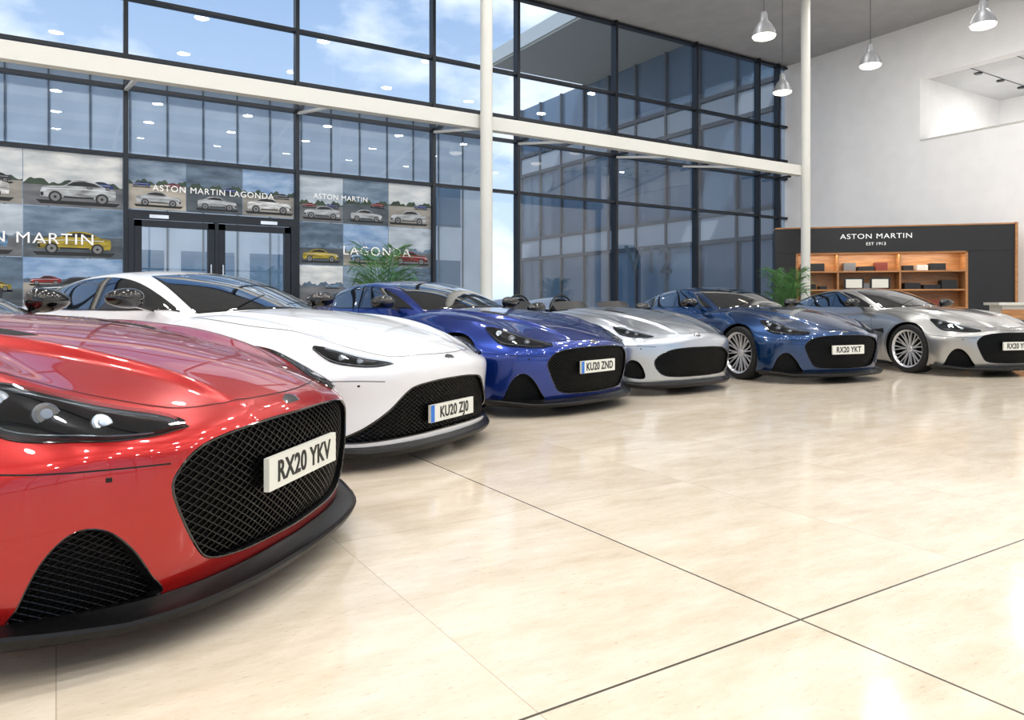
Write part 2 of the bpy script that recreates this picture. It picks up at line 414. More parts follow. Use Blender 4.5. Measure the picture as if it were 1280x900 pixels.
    # headlights
    for s in(False,True):
        sfx='_right' if s else '_left'; k=-1 if s else 1
        mb=MB(); V,Fq=patch(f,hu,hl,60,14,.0025,s); mb.add(V,Fq,0)
        A=resample(hu,21);B=resample(hl,21)
        for u,vv,r in ((7,.55,.026),(11,.5,.032),(15,.45,.028)) if kind=='dbs' else ((8,.5,.020),(12,.5,.024)):
            i=int(u); c=(A[i]*(1-vv)+B[i]*vv)*np.array([1,k,1]); c,nn=proj(f,c[None]); c=c[0];nn=nn[0]
            dv=(Vector((1,k*.35,.1)).normalized()*.5+Vector(nn)*.5).normalized(); cc=Vector(c)-dv*.006
            mb.cyl(cc-dv*.02,cc+dv*.012,r*1.2,24,3,r*1.1); mb.cyl(cc,cc+dv*.014,r*.95,24,1,r*.9); mb.cyl(cc,cc+dv*.018,r*.7,24,2,r*.45)
        U=A*.12+B*.88; U=U[3:19]*np.array([1,k,1]); U,nn=proj(f,U); tube(U+nn*.002,.0025,mb,3,False)
        U=A*.9+B*.1; U=U[3:18]*np.array([1,k,1]); U,nn=proj(f,U); tube(U+nn*.002,.0025,mb,3,False)
        parts.append(('headlight'+sfx,mb.mesh('hl'+sfx+kind,[M_hl,M_chr,M_led,M_drl],True),False))
        V,Fq=patch(f,hu,hl,60,14,.017,s)
        parts.append(('headlight_lens'+sfx,mkmesh('hlens'+sfx+kind,V,Fq,[M_lens]),False))
        out=np.vstack([resample(hu,50),resample(hl,50)[::-1][1:-1]])*np.array([1,k,1]); out,nn=proj(f,out)
        mb=MB();tube(out+nn*.001,.0035,mb); parts.append(('headlight_seal'+sfx,mb.mesh('hs'+sfx+kind,[M_gloss],True),False))
    # gaps & vents
    mb=MB()
    for s in(False,True):
        for path in ([(.80,.30,.66),(.74,.46,.69),(.6,.56,.75),(.35,.68,.83),(0,.80,.86),(-.4,.80,.88),(-.75,.74,.9)],
                     [(-.75,.9,.80),(-.70,.93,.6),(-.68,.92,.35),(-.8,.9,.18)],[(-1.95,.85,.85),(-1.98,.92,.6),(-2.02,.9,.4),(-1.9,.9,.18)],
                     [(-1.95,.85,.85),(-1.4,.84,.86),(-.75,.86,.84)],
                     [(.82,.605,.535),(.74,.75,.545),(.6,.86,.55),(.45,.92,.56),(.36,.95,.565)]):
            V,Fq=strip(f,path,.0045,.0012,60,s); mb.add(V,Fq)
        if kind!='vantage':
            V,Fq=patch(f,[(.10,.30,.87),(-.08,.31,.88),(-.25,.33,.9)],[(.04,.38,.87),(-.12,.39,.88),(-.27,.38,.9)],16,5,.002,s); mb.add(V,Fq)
        V,Fq=patch(f,[(-.44,.95,.64),(-.6,.95,.62),(-.85,.93,.62),(-1.05,.92,.61)],[(-.42,.95,.56),(-.6,.95,.59),(-.85,.93,.60),(-1.05,.92,.605)],24,5,.002,s); mb.add(V,Fq)
        V,Fq=patch(f,[(.74,.735,.522),(.725,.75,.522)],[(.74,.735,.510),(.725,.75,.510)],6,4,.002,s); mb.add(V,Fq)
    V,Fq=strip(f,[(.80,-.30,.66),(.83,-.15,.66),(.84,0,.66),(.83,.15,.66),(.80,.30,.66)],.0045,.0012,40); mb.add(V,Fq)
    parts.append(('panel_gaps',mb.mesh('gaps'+kind,[M_gap],True),False))
    mb=MB(); V,Fq=patch(f,[(.88,-.055,.655),(.865,0,.67),(.88,.055,.655)],[(.90,-.055,.645),(.90,0,.64),(.90,.055,.645)],12,4,.003); mb.add(V,Fq)
    parts.append(('badge',mb.mesh('badge'+kind,[M_chr],True),False))
    mb=MB()
    for s in(False,True):
        V,Fq=patch(f,[(-3.7,.35,.80),(-3.65,.6,.81),(-3.5,.8,.80),(-3.35,.88,.76)],[(-3.7,.35,.775),(-3.65,.6,.76),(-3.5,.8,.75),(-3.35,.88,.75)],30,5,.003,s); mb.add(V,Fq)
    parts.append(('tail_lights',mb.mesh('tail'+kind,[M_red_l],True),False))
    # mirrors
    for s in(1,-1):
        mb=MB(); n1,n2=20,12;V=[]
        for i in range(n2+1):
            ph=math.pi*i/n2
            for j in range(n1):
                a=2*math.pi*j/n1
                X=math.cos(ph); rr=math.sin(ph)**.7
                xx=.075*math.cos(a)*rr; xx=xx if xx>0 else xx*.7
                V.append((xx,X*.135,math.sin(a)*.068*rr*(1-.2*X)))
        F3=[(i*n1+j,i*n1+(j+1)%n1,(i+1)*n1+(j+1)%n1,(i+1)*n1+j) for i in range(n2) for j in range(n1)]
        c=Vector((-1.08,s*.96,1.02)) 
        if kind=='vantage': c=Vector((-1.12,s*.96,1.04))
        if kind=='speedster': c=Vector((-.86,s*.94,.95))
        mb.add([(v[0]+c.x,v[1]*s+c.y,v[2]+c.z) for v in V],F3,0)
        mb.beam((c.x+.01,s*.76,c.z-.085),(c.x,s*.90,c.z-.045),.055,.02,0)
        parts.append(('mirror_%s'%('left' if s>0 else 'right'),mb.mesh('mir%d'%s+kind,[M_gloss],True,60),False))
    if kind!='speedster':
        g=make_can_f()
        V,Fc=shell(g,[(-2.7,-.35,.87),(-1.25,.35,1.0)],[(-4.4,-1.1,.5),(.3,1.1,1.6)],(90,40,18))
        parts.append(('cabin',mkmesh('cabin_'+kind,V,Fc,[M_chr],None,True,60),True))
        mb=MB()
        ws_l=[(-.62-.40*y*y,y,.955) for y in np.linspace(-.66,.66,9)]; ws_u=[(-1.43-.30*y*y,y,1.24) for y in np.linspace(-.50,.50,9)]
        V,Fq=patch(g,ws_l,ws_u,50,20,.003); mb.add(V,Fq)
        V,Fq=patch(g,[(-2.50,y,1.2) for y in np.linspace(-.42,.42,9)],[(-3.22+.3*y*y,y,1.03) for y in np.linspace(-.36,.36,9)],40,16,.003); mb.add(V,Fq)
        for s in(False,True):
            V,Fq=patch(g,[(-.92,.70,.955),(-1.3,.75,.955),(-1.8,.77,.96),(-2.3,.74,.97),(-2.85,.62,1.005)],
                         [(-.94,.69,.985),(-1.18,.66,1.085),(-1.55,.60,1.175),(-1.95,.58,1.205),(-2.4,.58,1.165),(-2.85,.60,1.025)],60,14,.003,s); mb.add(V,Fq)
        parts.append(('windows',mb.mesh('win_'+kind,[M_cwin],True),False))
        mb=MB()
        for s in(False,True):
            V,Fq=strip(g,[(-.90,.70,.962),(-1.3,.75,.957),(-1.8,.77,.962),(-2.3,.74,.972),(-2.88,.62,1.01)],.012,.004,60,s); mb.add(V,Fq)
            V,Fq=strip(g,[(-1.75,.74,.96),(-1.80,.66,1.09),(-1.82,.59,1.19)],.03,.0045,30,s); mb.add(V,Fq)
        for y0 in(-.35,.12):
            V,Fq=strip(g,[(-.72,y0,.97),(-.80,y0+.2,1.0),(-.92,y0+.42,1.0)],.012,.008,30); mb.add(V,Fq)
        parts.append(('window_trim',mb.mesh('wtrim_'+kind,[M_gloss],True),False))
    else:
        mb=MB()
        for s in(1,-1):
            mb.box(-1.75,-1.2,s*.38-.22,s*.38+.22,.50,.62)
            V=[];
            for zz,xx,w in((.55,-1.72,.22),(.8,-1.80,.22),(.98,-1.86,.17),(1.04,-1.88,.10)):
                V+=[(xx,s*.38-w,zz),(xx,s*.38+w,zz),(xx-.09,s*.38+w,zz),(xx-.09,s*.38-w,zz)]
            F3=[]
            for i in range(3):
                for k in range(4): F3.append((i*4+k,i*4+(k+1)%4,i*4+4+(k+1)%4,i*4+4+k))
            F3.append((12,13,14,15)); mb.add(V,F3)
            Pn=np.array([(-1.97,s*.39+.215*math.cos(a),.90+.225*math.sin(a)) for a in np.linspace(0,math.pi,20)]); tube(Pn,.014,mb,0,False,8)
            A=np.array([(-.70-.1*t*t,s*.38+.28*t,.94-.02*t*t) for t in np.linspace(-1,1,13)]); Bq=A+np.array([-.10,0,.10])
            mb.add(list(A)+list(Bq),[(i,i+1,14+i,13+i) for i in range(12)])
        tube(np.array([(-1.12+.06*math.sin(a),-.38+.17*math.cos(a),.86+.15*math.sin(a)) for a in np.linspace(0,2*math.pi,24,endpoint=False)]),.014,mb)
        parts.append(('cockpit',mb.mesh('cockpit',[M_seat],True),False))
    return f,parts,pz
MODELS={k:build_model(k) for k in('dbs','vantage','speedster')}
def car(kind,px,d,phi,pm,text,band=False,wheel=None):
    f,parts,pz=MODELS[kind]
    h=RAD(58-phi); x,y=gp(px,d); x-=.93*math.cos(h); y-=.93*math.sin(h)
    e=empty('sports_car' if kind!='speedster' else 'open_top_sports_car',(x,y,0),h)
    for nm,me,ip in parts:
        o=obj(nm,me,e)
        if ip:
            o.material_slots[0].link='OBJECT'; o.material_slots[0].material=pm
    for ax in(0,-2.805):
        for s in(1,-1):
            obj('wheel_%s_%s'%('front' if ax==0 else 'rear','left' if s>0 else 'right'),wheel or WH,e,(ax,s*.825,.352),(0,0,0 if s>0 else math.pi))
    if text:
        xp=float(surfx(f,[(0,pz)])[0])+.006
        b=MB(); b.box(xp-.02,xp,-.26,.26,pz-.056,pz+.056,0)
        if band: b.box(xp-.01,xp+.001,-.258,-.218,pz-.054,pz+.054,1)
        b.obj('number_plate',[M_plw,M_plb],e)
        textobj('number_plate_text',text,.100,M_plt,e,(xp+.001,.018 if band else 0,pz-.002),(math.pi/2,0,math.pi/2),.001,.84 if band else .90,.0022,1.04)
    return e
P_red=paint('paint_red',(170,5,4),.45,.28); P_white=paint('paint_white',(220,221,224),.0,.35); P_blue=paint('paint_blue',(8,44,126),.65,.26)
P_silver=paint('paint_silver',(176,182,190),.8,.28); P_teal=paint('paint_dark_blue',(4,50,96),.65,.26); P_grey=paint('paint_warm_silver',(158,158,157),.8,.28)
car('dbs',378,2.70,101,P_red,'RX20 YKV')
car('vantage',569,4.85,118,P_white,'KU20 ZJ0',True,WHD)
car('dbs',747,6.80,133,P_blue,'KU20 ZND',True,WHD)
car('speedster',876,8.15,144,P_silver,None,False,WHD)
car('dbs',1060,9.2,158,P_teal,'RX20 YKT')
car('dbs',1272,10.0,163,P_grey,'RX20 YKV')
# ------------------------------------------------------------------ room
W=14.0; XR=18.25; ZC=8.0; XL=-8.0; YB=-9.0
m=mat('travertine_floor',(226,209,184),.22); nt=m.node_tree; b=nt.nodes['Principled BSDF']; L=nt.links
geo=nt.nodes.new('ShaderNodeNewGeometry'); sep=nt.nodes.new('ShaderNodeSeparateXYZ'); L.new(geo.outputs['Position'],sep.inputs[0])
def mth(op,a,b_=None,c=None):
    n=nt.nodes.new('ShaderNodeMath'); n.operation=op
    for i,v in enumerate((a,b_,c)):
        if v is None: continue
        if isinstance(v,(int,float)): n.inputs[i].default_value=v
        else: L.new(v,n.inputs[i])
    return n.outputs[0]
X,Y=sep.outputs[0],sep.outputs[1]
big=mth('MAXIMUM',mth('COMPARE',X,2.0,.0045),mth('COMPARE',Y,1.476,.0045))
fx=mth('FRACT',mth('ADD',X,20.5)); fy=mth('FRACT',mth('ADD',mth('DIVIDE',mth('ADD',Y,-1.476),1.5),20.5))
small=mth('MAXIMUM',mth('COMPARE',fx,.5,.0018),mth('COMPARE',fy,.5,.0012))
cell=nt.nodes.new('ShaderNodeCombineXYZ'); L.new(mth('FLOOR',X),cell.inputs[0]); L.new(mth('FLOOR',mth('DIVIDE',mth('ADD',Y,-1.476),1.5)),cell.inputs[1])
wn=nt.nodes.new('ShaderNodeTexWhiteNoise'); L.new(cell.outputs[0],wn.inputs['Vector'])
mp=nt.nodes.new('ShaderNodeMapping'); mp.inputs['Scale'].default_value=(1.8,5.5,1); L.new(geo.outputs['Position'],mp.inputs[0])
addv=nt.nodes.new('ShaderNodeVectorMath'); addv.operation='MULTIPLY_ADD'; L.new(wn.outputs['Color'],addv.inputs[0]); addv.inputs[1].default_value=(9,9,9); L.new(mp.outputs[0],addv.inputs[2])
n1=nt.nodes.new('ShaderNodeTexNoise'); n1.inputs['Scale'].default_value=1.2; n1.inputs['Detail'].default_value=10; n1.inputs['Roughness'].default_value=.74; L.new(addv.outputs[0],n1.inputs['Vector'])
n2=nt.nodes.new('ShaderNodeTexNoise'); n2.inputs['Scale'].default_value=20; n2.inputs['Detail'].default_value=6; n2.inputs['Roughness'].default_value=.7; L.new(addv.outputs[0],n2.inputs['Vector'])
cr=nt.nodes.new('ShaderNodeValToRGB'); e=cr.color_ramp.elements; e[0].position=.3;e[0].color=lin((196,182,160)); e[1].position=.7;e[1].color=lin((222,212,196)); L.new(n1.outputs['Fac'],cr.inputs[0])
cr2=nt.nodes.new('ShaderNodeValToRGB'); e=cr2.color_ramp.elements; e[0].position=.30;e[0].color=(.45,.38,.3,1); e[1].position=.41;e[1].color=(1,1,1,1); L.new(n2.outputs['Fac'],cr2.inputs[0])
def mixc(mode,fac,a,b_):
    n=nt.nodes.new('ShaderNodeMix'); n.data_type='RGBA'; n.blend_type=mode
    if isinstance(fac,(int,float)): n.inputs[0].default_value=fac
    else: L.new(fac,n.inputs[0])
    for i,v in((6,a),(7,b_)):
        if isinstance(v,tuple): n.inputs[i].default_value=v
        else: L.new(v,n.inputs[i])
    return n.outputs[2]
c=mixc('MULTIPLY',.5,cr.outputs[0],cr2.outputs[0])
c=mixc('MULTIPLY',mth('MULTIPLY',wn.outputs['Value'],.09),c,(.6,.55,.5,1))
c=mixc('MIX',mth('MULTIPLY',small,.5),c,lin((140,128,108))); c=mixc('MIX',big,c,lin((84,78,70)))
L.new(c,b.inputs['Base Color'])
L.new(mth('MULTIPLY_ADD',n2.outputs['Fac'],.16,.05),b.inputs['Roughness'])
M_floor=m
boxobj('floor',XL-.3,XR+.3,YB-.3,W+.1,-.2,0,M_floor)
M_wall=noisy('white_plaster',(242,242,242),(246,246,246),3,.7)
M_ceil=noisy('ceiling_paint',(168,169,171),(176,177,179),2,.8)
M_frame=mat('anodised_grey_frame',(36,41,48),.4,.4)
M_white=mat('white_steel',(208,208,202),.45)
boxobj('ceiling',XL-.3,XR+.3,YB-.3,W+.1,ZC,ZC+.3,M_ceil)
mb=MB()
for y in(-7.5,-4.5,-1.5,1.5,4.5): mb.box(XL,XR,y-.12,y+.12,ZC-.35,ZC)
mb.obj('trim_5_ceiling_beams',[M_frame])  # beams added out of view so the car paint reflects a pattern
boxobj('wall_left',XL-.3,XL,YB-.3,W+.1,0,ZC,M_wall)
oy1=10.03; oy0=3.0; oz0=5.09; oz1=6.64
mb=MB(); mb.box(XR,XR+.3,oy1,W+.1,0,ZC); mb.box(XR,XR+.3,YB,oy0,0,ZC); mb.box(XR,XR+.3,oy0,oy1,0,oz0); mb.box(XR,XR+.3,oy0,oy1,oz1,ZC)
mb.box(XR+.3,XR+4,oy1+.0,oy1+.15,4.6,6.9); mb.box(XR+4,XR+4.15,oy0,oy1+.15,4.6,6.9); mb.box(XR+.3,XR+4.15,oy0-.15,oy0,4.6,6.9); mb.box(XR+.3,XR+4.1,oy0,oy1,4.7,4.8)
mb.obj('wall_right',[M_wall])
M_ceil2=noisy('mezzanine_ceiling_tile',(205,206,207),(212,213,214),2,.8)
mb=MB(); mb.box(XR+.3,XR+4.1,oy0,oy1,6.66,6.75,0)
for i in range(7): mb.box(XR+.3,XR+4,oy0+i*1.0,oy0+i*1.0+.02,6.65,6.66,1)
for i in range(6):
    for j in range(3): mb.cyl((XR+.9+j*1.1,oy0+.6+i*1.1,6.66),(XR+.9+j*1.1,oy0+.6+i*1.1,6.63),.09,16,1)
mb.obj('mezzanine_ceiling',[M_ceil2,M_frame])
for y in (4.2,6.4,8.6):
    l=bpy.data.lights.new('mezzanine_spotlight','AREA'); l.shape='DISK'; l.size=.2; l.energy=28; l.color=(1,.97,.93)
    o=bpy.data.objects.new('mezzanine_spotlight',l); COL.objects.link(o); o.location=(XR+2.1,y,6.6)
M_wood=noisy('oak_wood',(186,134,86),(160,110,66),3,.4,(1,1,8))
M_wood2=noisy('dark_wood',(110,62,30),(84,44,20),3,.45,(1,1,8))
boxobj('door_2',XR+3.9,XR+3.99,8.2,9.2,4.8,6.3,M_wood2)
boxobj('trim_1',XR-.02,XR+.32,oy0,oy1,oz0-.03,oz0,M_white)
# ---------------- curtain walls
mull=[-6.0,-3.2,-1.85,1.0,3.886,6.75,8.86,11.73,14.52,17.0,17.86]
zs=[0.05,3.52,4.67,5.2,6.2,7.93]
mb=MB()
for x in mull: mb.box(x-.035,x+.035,W-.12,W+.06,0,ZC)
mb.box(XL,.99,W-.09,W+.05,0,.10); mb.box(3.89,XR,W-.09,W+.05,0,.10)
for z in zs[1:]: mb.box(XL,XR,W-.10,W+.05,z-.03,z+.03)
for x in mull[2:]: mb.box(x-.02,x+.02,W-.5,W-.1,4.63,4.70)
mb.obj('trim_3_curtain_wall_frame',[M_frame])
M_glass=glassmat('window_glass',(216,225,231),1.4,.05)
M_glass2=glassmat('rear_window_glass',(235,240,243),.8,.01)  # for the glazing added behind the camera
gi=1
edges=[XL]+mull+[XR]
for i in range(len(edges)-1):
    z0=.1 if not(abs(edges[i]-1.0)<.01) else 2.62
    obj('window_%d'%gi,mkmesh('pane',[(edges[i],W,z0),(edges[i+1],W,z0),(edges[i+1],W,ZC),(edges[i],W,ZC)],[(0,1,2,3)],[M_glass],None,False)); gi+=1
mb=MB()
for x in np.arange(XL,XR,2.9): mb.box(x-.04,x+.04,YB-.1,YB+.08,0,ZC)
for z in(.06,2.6,5.2,7.93): mb.box(XL,XR,YB-.1,YB+.06,z-.04,z+.04)
mb.obj('trim_4_rear_glazing_frame',[M_frame])  # frame of the added glazing, unseen behind the camera
obj('window_%d'%gi,mkmesh('pane',[(XL,YB,.1),(XR,YB,.1),(XR,YB,ZC),(XL,YB,ZC)],[(0,1,2,3)],[M_glass2],None,False))  # unseen pane added in place of a wall to let daylight in
# entrance door
de=empty('door_1',(1.0,W,0))
mb=MB(); Wd_=2.886
mb.box(.03,.12,-.12,.05,0,2.60); mb.box(Wd_-.12,Wd_-.03,-.12,.05,0,2.60); mb.box(.03,Wd_-.03,-.13,.05,2.46,2.60)
mb.box(Wd_/2-.03,Wd_/2+.03,-.11,.04,0,2.46)
for a,bb in((.13,Wd_/2-.035),(Wd_/2+.035,Wd_-.13)):
    mb.box(a,a+.11,-.10,.02,.02,2.44);mb.box(bb-.11,bb,-.10,.02,.02,2.44);mb.box(a,bb,-.10,.02,2.33,2.44);mb.box(a,bb,-.10,.02,.02,.30)
mb.obj('door_frame',[M_frame],de)
mb=MB(); mb.cyl((Wd_/2-.10,-.16,.9),(Wd_/2-.10,-.16,1.7),.016); mb.cyl((Wd_/2+.10,-.16,.9),(Wd_/2+.10,-.16,1.7),.016)
for x in(.35,Wd_/2+.75): mb.box(x,x+.3,-.17,-.10,2.47,2.53)
mb.obj('door_handles_and_closers',[M_chr],de)
obj('door_glass',mkmesh('dg',[(.1,-.03,.1),(Wd_-.1,-.03,.1),(Wd_-.1,-.03,2.4),(.1,-.03,2.4)],[(0,1,2,3)],[M_glass],None,False),de)
# beam and columns
mb=MB(); YBm=10.45; mb.box(XL,14.15,YBm-.08,YBm+.08,3.87,4.09); mb.cyl((14.15,YBm,3.98),(14.30,YBm,3.98),.11,20,0,.02)
for x in(-3,1.0,3.9,6.75,8.86,11.73,14.0): mb.beam((x,YBm,4.05),(x,W-.1,4.62),.05,.05)
mb.obj('trim_2_steel_beam',[M_white])
for px in(608,1007):
    a=(px-640)/912; d=10.45/(F2[1]+a*R2[1]); x,y=gp(px,d-.2)
    mb=MB(); mb.cyl((0,0,0),(0,0,ZC),.10,32); mb.cyl((0,0,0),(0,0,.03),.17,32); mb.cyl((0,0,ZC-.04),(0,0,ZC),.17,32)
    mb.obj('steel_column',[M_white],None,(x,y,0),(0,0,0),True)
# ---------------- posters
M_txt=mat('white_lettering',(240,240,240),.5,0,0,.2)
pe=empty('window_poster_display',(0,W-.035,0))
tones=[((190,202,214),(150,164,178)),((140,160,182),(92,114,138)),((214,217,220),(180,190,198)),((124,146,168),(78,102,126)),((160,184,214),(104,140,184)),((98,120,142),(56,74,94)),((222,224,224),(176,184,190)),
       ((120,122,126),(84,88,94)),((160,157,150),(126,123,118)),((58,78,58),(36,50,40)),((88,98,106),(54,64,72)),((188,182,170),(156,150,140))]
tm=[noisy('poster_print_%d'%i,a,b_,2.2,.35,(1,1,3),8) for i,(a,b_) in enumerate(tones)]
cols=[(196,202,208),(150,16,22),(196,174,40),(50,56,66),(232,234,236),(28,58,138),(110,156,196),(70,78,90)]
cmt=[noisy('poster_car_tone_%d'%i,c_,tuple(int(v*.55) for v in c_),4,.4,(1,1,5),6) for i,c_ in enumerate(cols)]+[mat('poster_wheel_grey',(120,122,126),.5),mat('poster_car_black',(20,22,26),.5),mat('poster_highlight',(215,222,230),.5)]
prof=[(-.5,.10),(-.5,.2),(-.47,.28),(-.36,.31),(-.2,.33),(-.08,.43),(.08,.45),(.22,.42),(.36,.33),(.48,.30),(.5,.2),(.49,.10)]
pr=resample(prof,50)
def poly2(mb,pts,y,mi): mb.add([(a,y,b_) for a,b_ in pts],[tuple(range(len(pts)))],mi)
def sil(mb,cx,cz,L_,mi,y=-.008,flip=1):
    T=lambda a,b_:(cx+a*L_*flip,cz+b_*L_*.80)
    poly2(mb,[T(-.56,.04),T(.56,.04),T(.5,-.03),T(-.5,-.03)],y+.002,9)
    poly2(mb,[T(*p) for p in pr],y,mi)
    poly2(mb,[T(*p) for p in[(-.17,.33),(-.07,.41),(.07,.43),(.2,.40),(.3,.345)]],y-.001,9)
    poly2(mb,[T(*p) for p in[(-.47,.255),(-.1,.285),(.4,.28),(.4,.268),(-.1,.272),(-.47,.24)]],y-.001,10)
    poly2(mb,[T(*p) for p in[(-.2,.13),(.2,.13),(.2,.10),(-.2,.10)]],y-.001,9)
    poly2(mb,[T(*p) for p in[(-.5,.21),(-.44,.235),(-.42,.215),(-.49,.195)]],y-.002,10)
    poly2(mb,[T(*p) for p in[(-.5,.18),(-.46,.185),(-.46,.115),(-.495,.115)]],y-.002,9)
    for wx in(-.31,.31):
        for r_,k_,yy in((.088,9,.003),(.062,8,.004),(.02,9,.005)):
            poly2(mb,[(cx+wx*L_*flip+r_*L_*math.cos(a),cz+.085*L_+r_*L_*math.sin(a)) for a in np.linspace(0,2*math.pi,20,endpoint=False)],y-yy,k_)
mb=MB(); cm=MB(); rp_=random.Random(8)
xe=[-3.16,-1.89,-.45,.96,1.04,1.95,2.9,3.84,3.93,4.8,5.75,6.71]; ze=[.12,.95,1.75,2.58,3.48]
CC=[0,5,4,1,0,1,3,6,4,5,7,2,0,3,1,6]
def tile(x0,x1,z0,z1,k):
    h=z1-z0; w_=x1-x0
    mb.box(x0,x1,0,.02,z0,z1,[0,2,1,4,3,6,5][k%7])
    hz=z0+h*rp_.uniform(.34,.52); gt=[7,8,10,11,7,8,10][(k*5)%7]
    n=40; ph=rp_.uniform(0,6); top=[(x0+w_*i/n,min(z1-.02,hz+h*(.07+.04*math.sin(i*.45+ph)+.02*math.sin(i*1.3+ph*2)+rp_.uniform(-.012,.012)))) for i in range(n+1)]
    poly2(mb,[(x0,z0)]+[(x1,z0)]+top[::-1],-.002,[9,10,5,3][k%4]); poly2(mb,[(x0,z0),(x1,z0),(x1,hz),(x0,hz*.98+z0*.02)],-.003,gt)
    L1=w_*rp_.uniform(.70,.86); sil(cm,(x0+x1)/2+rp_.uniform(-.05,.05)*w_,z0+.07*h,L1,CC[k%16],-.008,rp_.choice([1,-1]))
    if k%2==0: sil(cm,x0+w_*.75,hz-h*.05,w_*.3,CC[(k+5)%16],-.005)
    if k%3==1: sil(cm,x0+w_*.22,hz-h*.06,w_*.3,CC[(k+9)%16],-.005)
k=0
for i in range(len(xe)-1):
    if xe[i+1]-xe[i]<.2: continue
    for j in range(4):
        k+=1
        if .9<xe[i]<3.8 and j<3: continue
        z0=ze[j]+.008 if not(.9<xe[i]<3.8) else 2.63
        tile(xe[i]+.005,xe[i+1]-.005,z0,ze[j+1]-.006,k)
mb.obj('poster_panels',tm,pe)
cm.obj('poster_cars',cmt,pe)
textobj('poster_lettering_1','ASTON MARTIN LAGONDA',.15,M_txt,pe,(2.43,-.03,3.0),(math.pi/2,0,0),.002,1.0,0,1.12)
textobj('poster_lettering_2','ASTON MARTIN',.25,M_txt,pe,(-.55,-.03,2.05),(math.pi/2,0,0),.002,1.1,0,1.12)
textobj('poster_lettering_3','ASTON MARTIN',.14,M_txt,pe,(4.75,-.03,3.08),(math.pi/2,0,0),.002,1.0,0,1.1)
textobj('poster_lettering_4','LAGONDA',.25,M_txt,pe,(5.5,-.03,2.05),(math.pi/2,0,0),.002,1.05,0,1.2)
textobj('window_lettering','V12',.95,mat('frosted_film',(118,132,144),.7),None,(13.0,W+.1,2.1),(math.pi/2,0,0),.002,1.1,.01)  # reflection of lettering in the glass, built as solid grey text
# ---------------- exterior
M_pave=noisy('paving',(165,165,162),(145,145,142),2,.8)
boxobj('exterior_ground',-40,60,W+.1,60,-.25,-.05,M_pave)
boxobj('rear_exterior_ground',-40,60,-50,YB-.3,-.25,-.05,M_pave)
M_clad=noisy('grey_cladding',(190,197,204),(172,180,188),.6,.5)
M_fgl=mat('facade_glass',(98,120,140),.06,0,.5,0,.8)
M_slab=mat('facade_panel',(178,184,190),.5)
M_exf=mat('facade_frame',(84,92,100),.5)
bx=empty('office_building',(0,30,0))
mb=MB(); mb.box(-25,17.6,0,6,0,9.3,0); mb.box(-25,17.6,-.5,6.5,9.3,9.9,1)
for i in range(34): mb.box(-24+i*1.25,-24+i*1.25+.05,-.06,0,0,9.3,3)
for i in range(16):
    mb.box(-23.5+i*2.5,-21.6+i*2.5,-.04,.02,1.0,3.0,2); mb.box(-23.5+i*2.5,-21.6+i*2.5,-.04,.02,4.6,6.4,2)
mb.obj('facade',[M_clad,M_white,M_fgl,M_exf],bx)
wg=empty('office_wing',(18.6,W+.4,0))
mb=MB(); mb.box(0,.3,0,14.5,0,10.1,2); mb.box(-4.6,3,0,9.6,10.1,10.6,1)
mb.box(-4.55,-.02,.05,9.5,10.02,10.1,4)
for z in(0,3.0,3.9,6.9,7.8): mb.box(-.10,0,0,14.5,z,z+.14,3)
for z in(3.1,6.95): mb.box(-.05,0,0,14.5,z,z+.8,0)
for i in range(10): mb.box(-.12,0,i*1.6,i*1.6+.08,0,10.1,3)
mb.obj('facade',[M_slab,M_white,M_fgl,M_exf,mat('soffit',(196,188,174),.6)],wg)
# ---------------- display unit
Pa=Vector((14.25,11.2,0)); ang=math.atan2(-3.58,3.5); du=empty('display_shelving_unit',Pa,ang)
LN=4.95; M_blk=mat('matt_black_panel',(22,23,26),.5)
mb=MB(); mb.box(0,LN,-.05,.45,2.18,2.74,0); mb.box(4.02,LN,-.04,.45,0,2.18,0); mb.box(0,.45,-.04,.45,0,2.18,0)
mb.box(.45,4.02,.40,.45,0,2.18,1); mb.box(.45,4.02,-.03,.42,2.14,2.19,1); mb.box(.45,.50,-.03,.42,0,2.18,1);mb.box(3.97,4.02,-.03,.42,0,2.18,1)
for z in(.90,1.30,1.72): mb.box(.5,3.97,0,.42,z,z+.035,1)
for x in(1.35,2.65): mb.box(x,x+.03,.0,.42,.9,2.16,1)
mb.box(.5,3.97,-.02,.42,0,.88,0)
mb.box(LN-.03,LN+.02,-.08,.45,0,2.78,1); mb.box(0,LN,-.06,.45,2.74,2.77,1)
mb.obj('carcass',[M_blk,M_wood],du)
mb=MB(); rng=random.Random(3)
for z,(xa,xb) in((.935,(.6,3.9)),(1.335,(.6,3.9)),(1.755,(.6,3.9))):
    x=xa
    while x<xb-.3:
        w_=rng.uniform(.14,.34);h_=rng.uniform(.06,.20)
        if not(1.3-w_<x<1.4) and not (2.6-w_<x<2.7): mb.box(x,x+w_,.08,.34,z,z+h_,rng.choice([0,0,1,2,3]))
        x+=w_+rng.uniform(.02,.09)
mb.obj('boxes_and_books',[M_blk,mat('box_grey',(110,112,116),.5),mat('box_red_brown',(120,50,36),.5),mat('box_white',(200,200,196),.5)],du)
mb=MB()
for x in(1.5,2.05): mb.box(x,x+.42,.05,.07,1.335,1.60,0); mb.box(x+.04,x+.38,.045,.05,1.37,1.565,1)
mb.obj('framed_pictures',[M_blk,M_plw],du)
l=bpy.data.lights.new('shelf_light','AREA'); l.shape='RECTANGLE'; l.size=3.3; l.size_y=.05; l.energy=20; l.color=(1,.9,.75)
o=bpy.data.objects.new('shelf_light',l); COL.objects.link(o); o.parent=du; o.location=(2.2,.04,2.12); o.rotation_euler=(RAD(20),0,0)
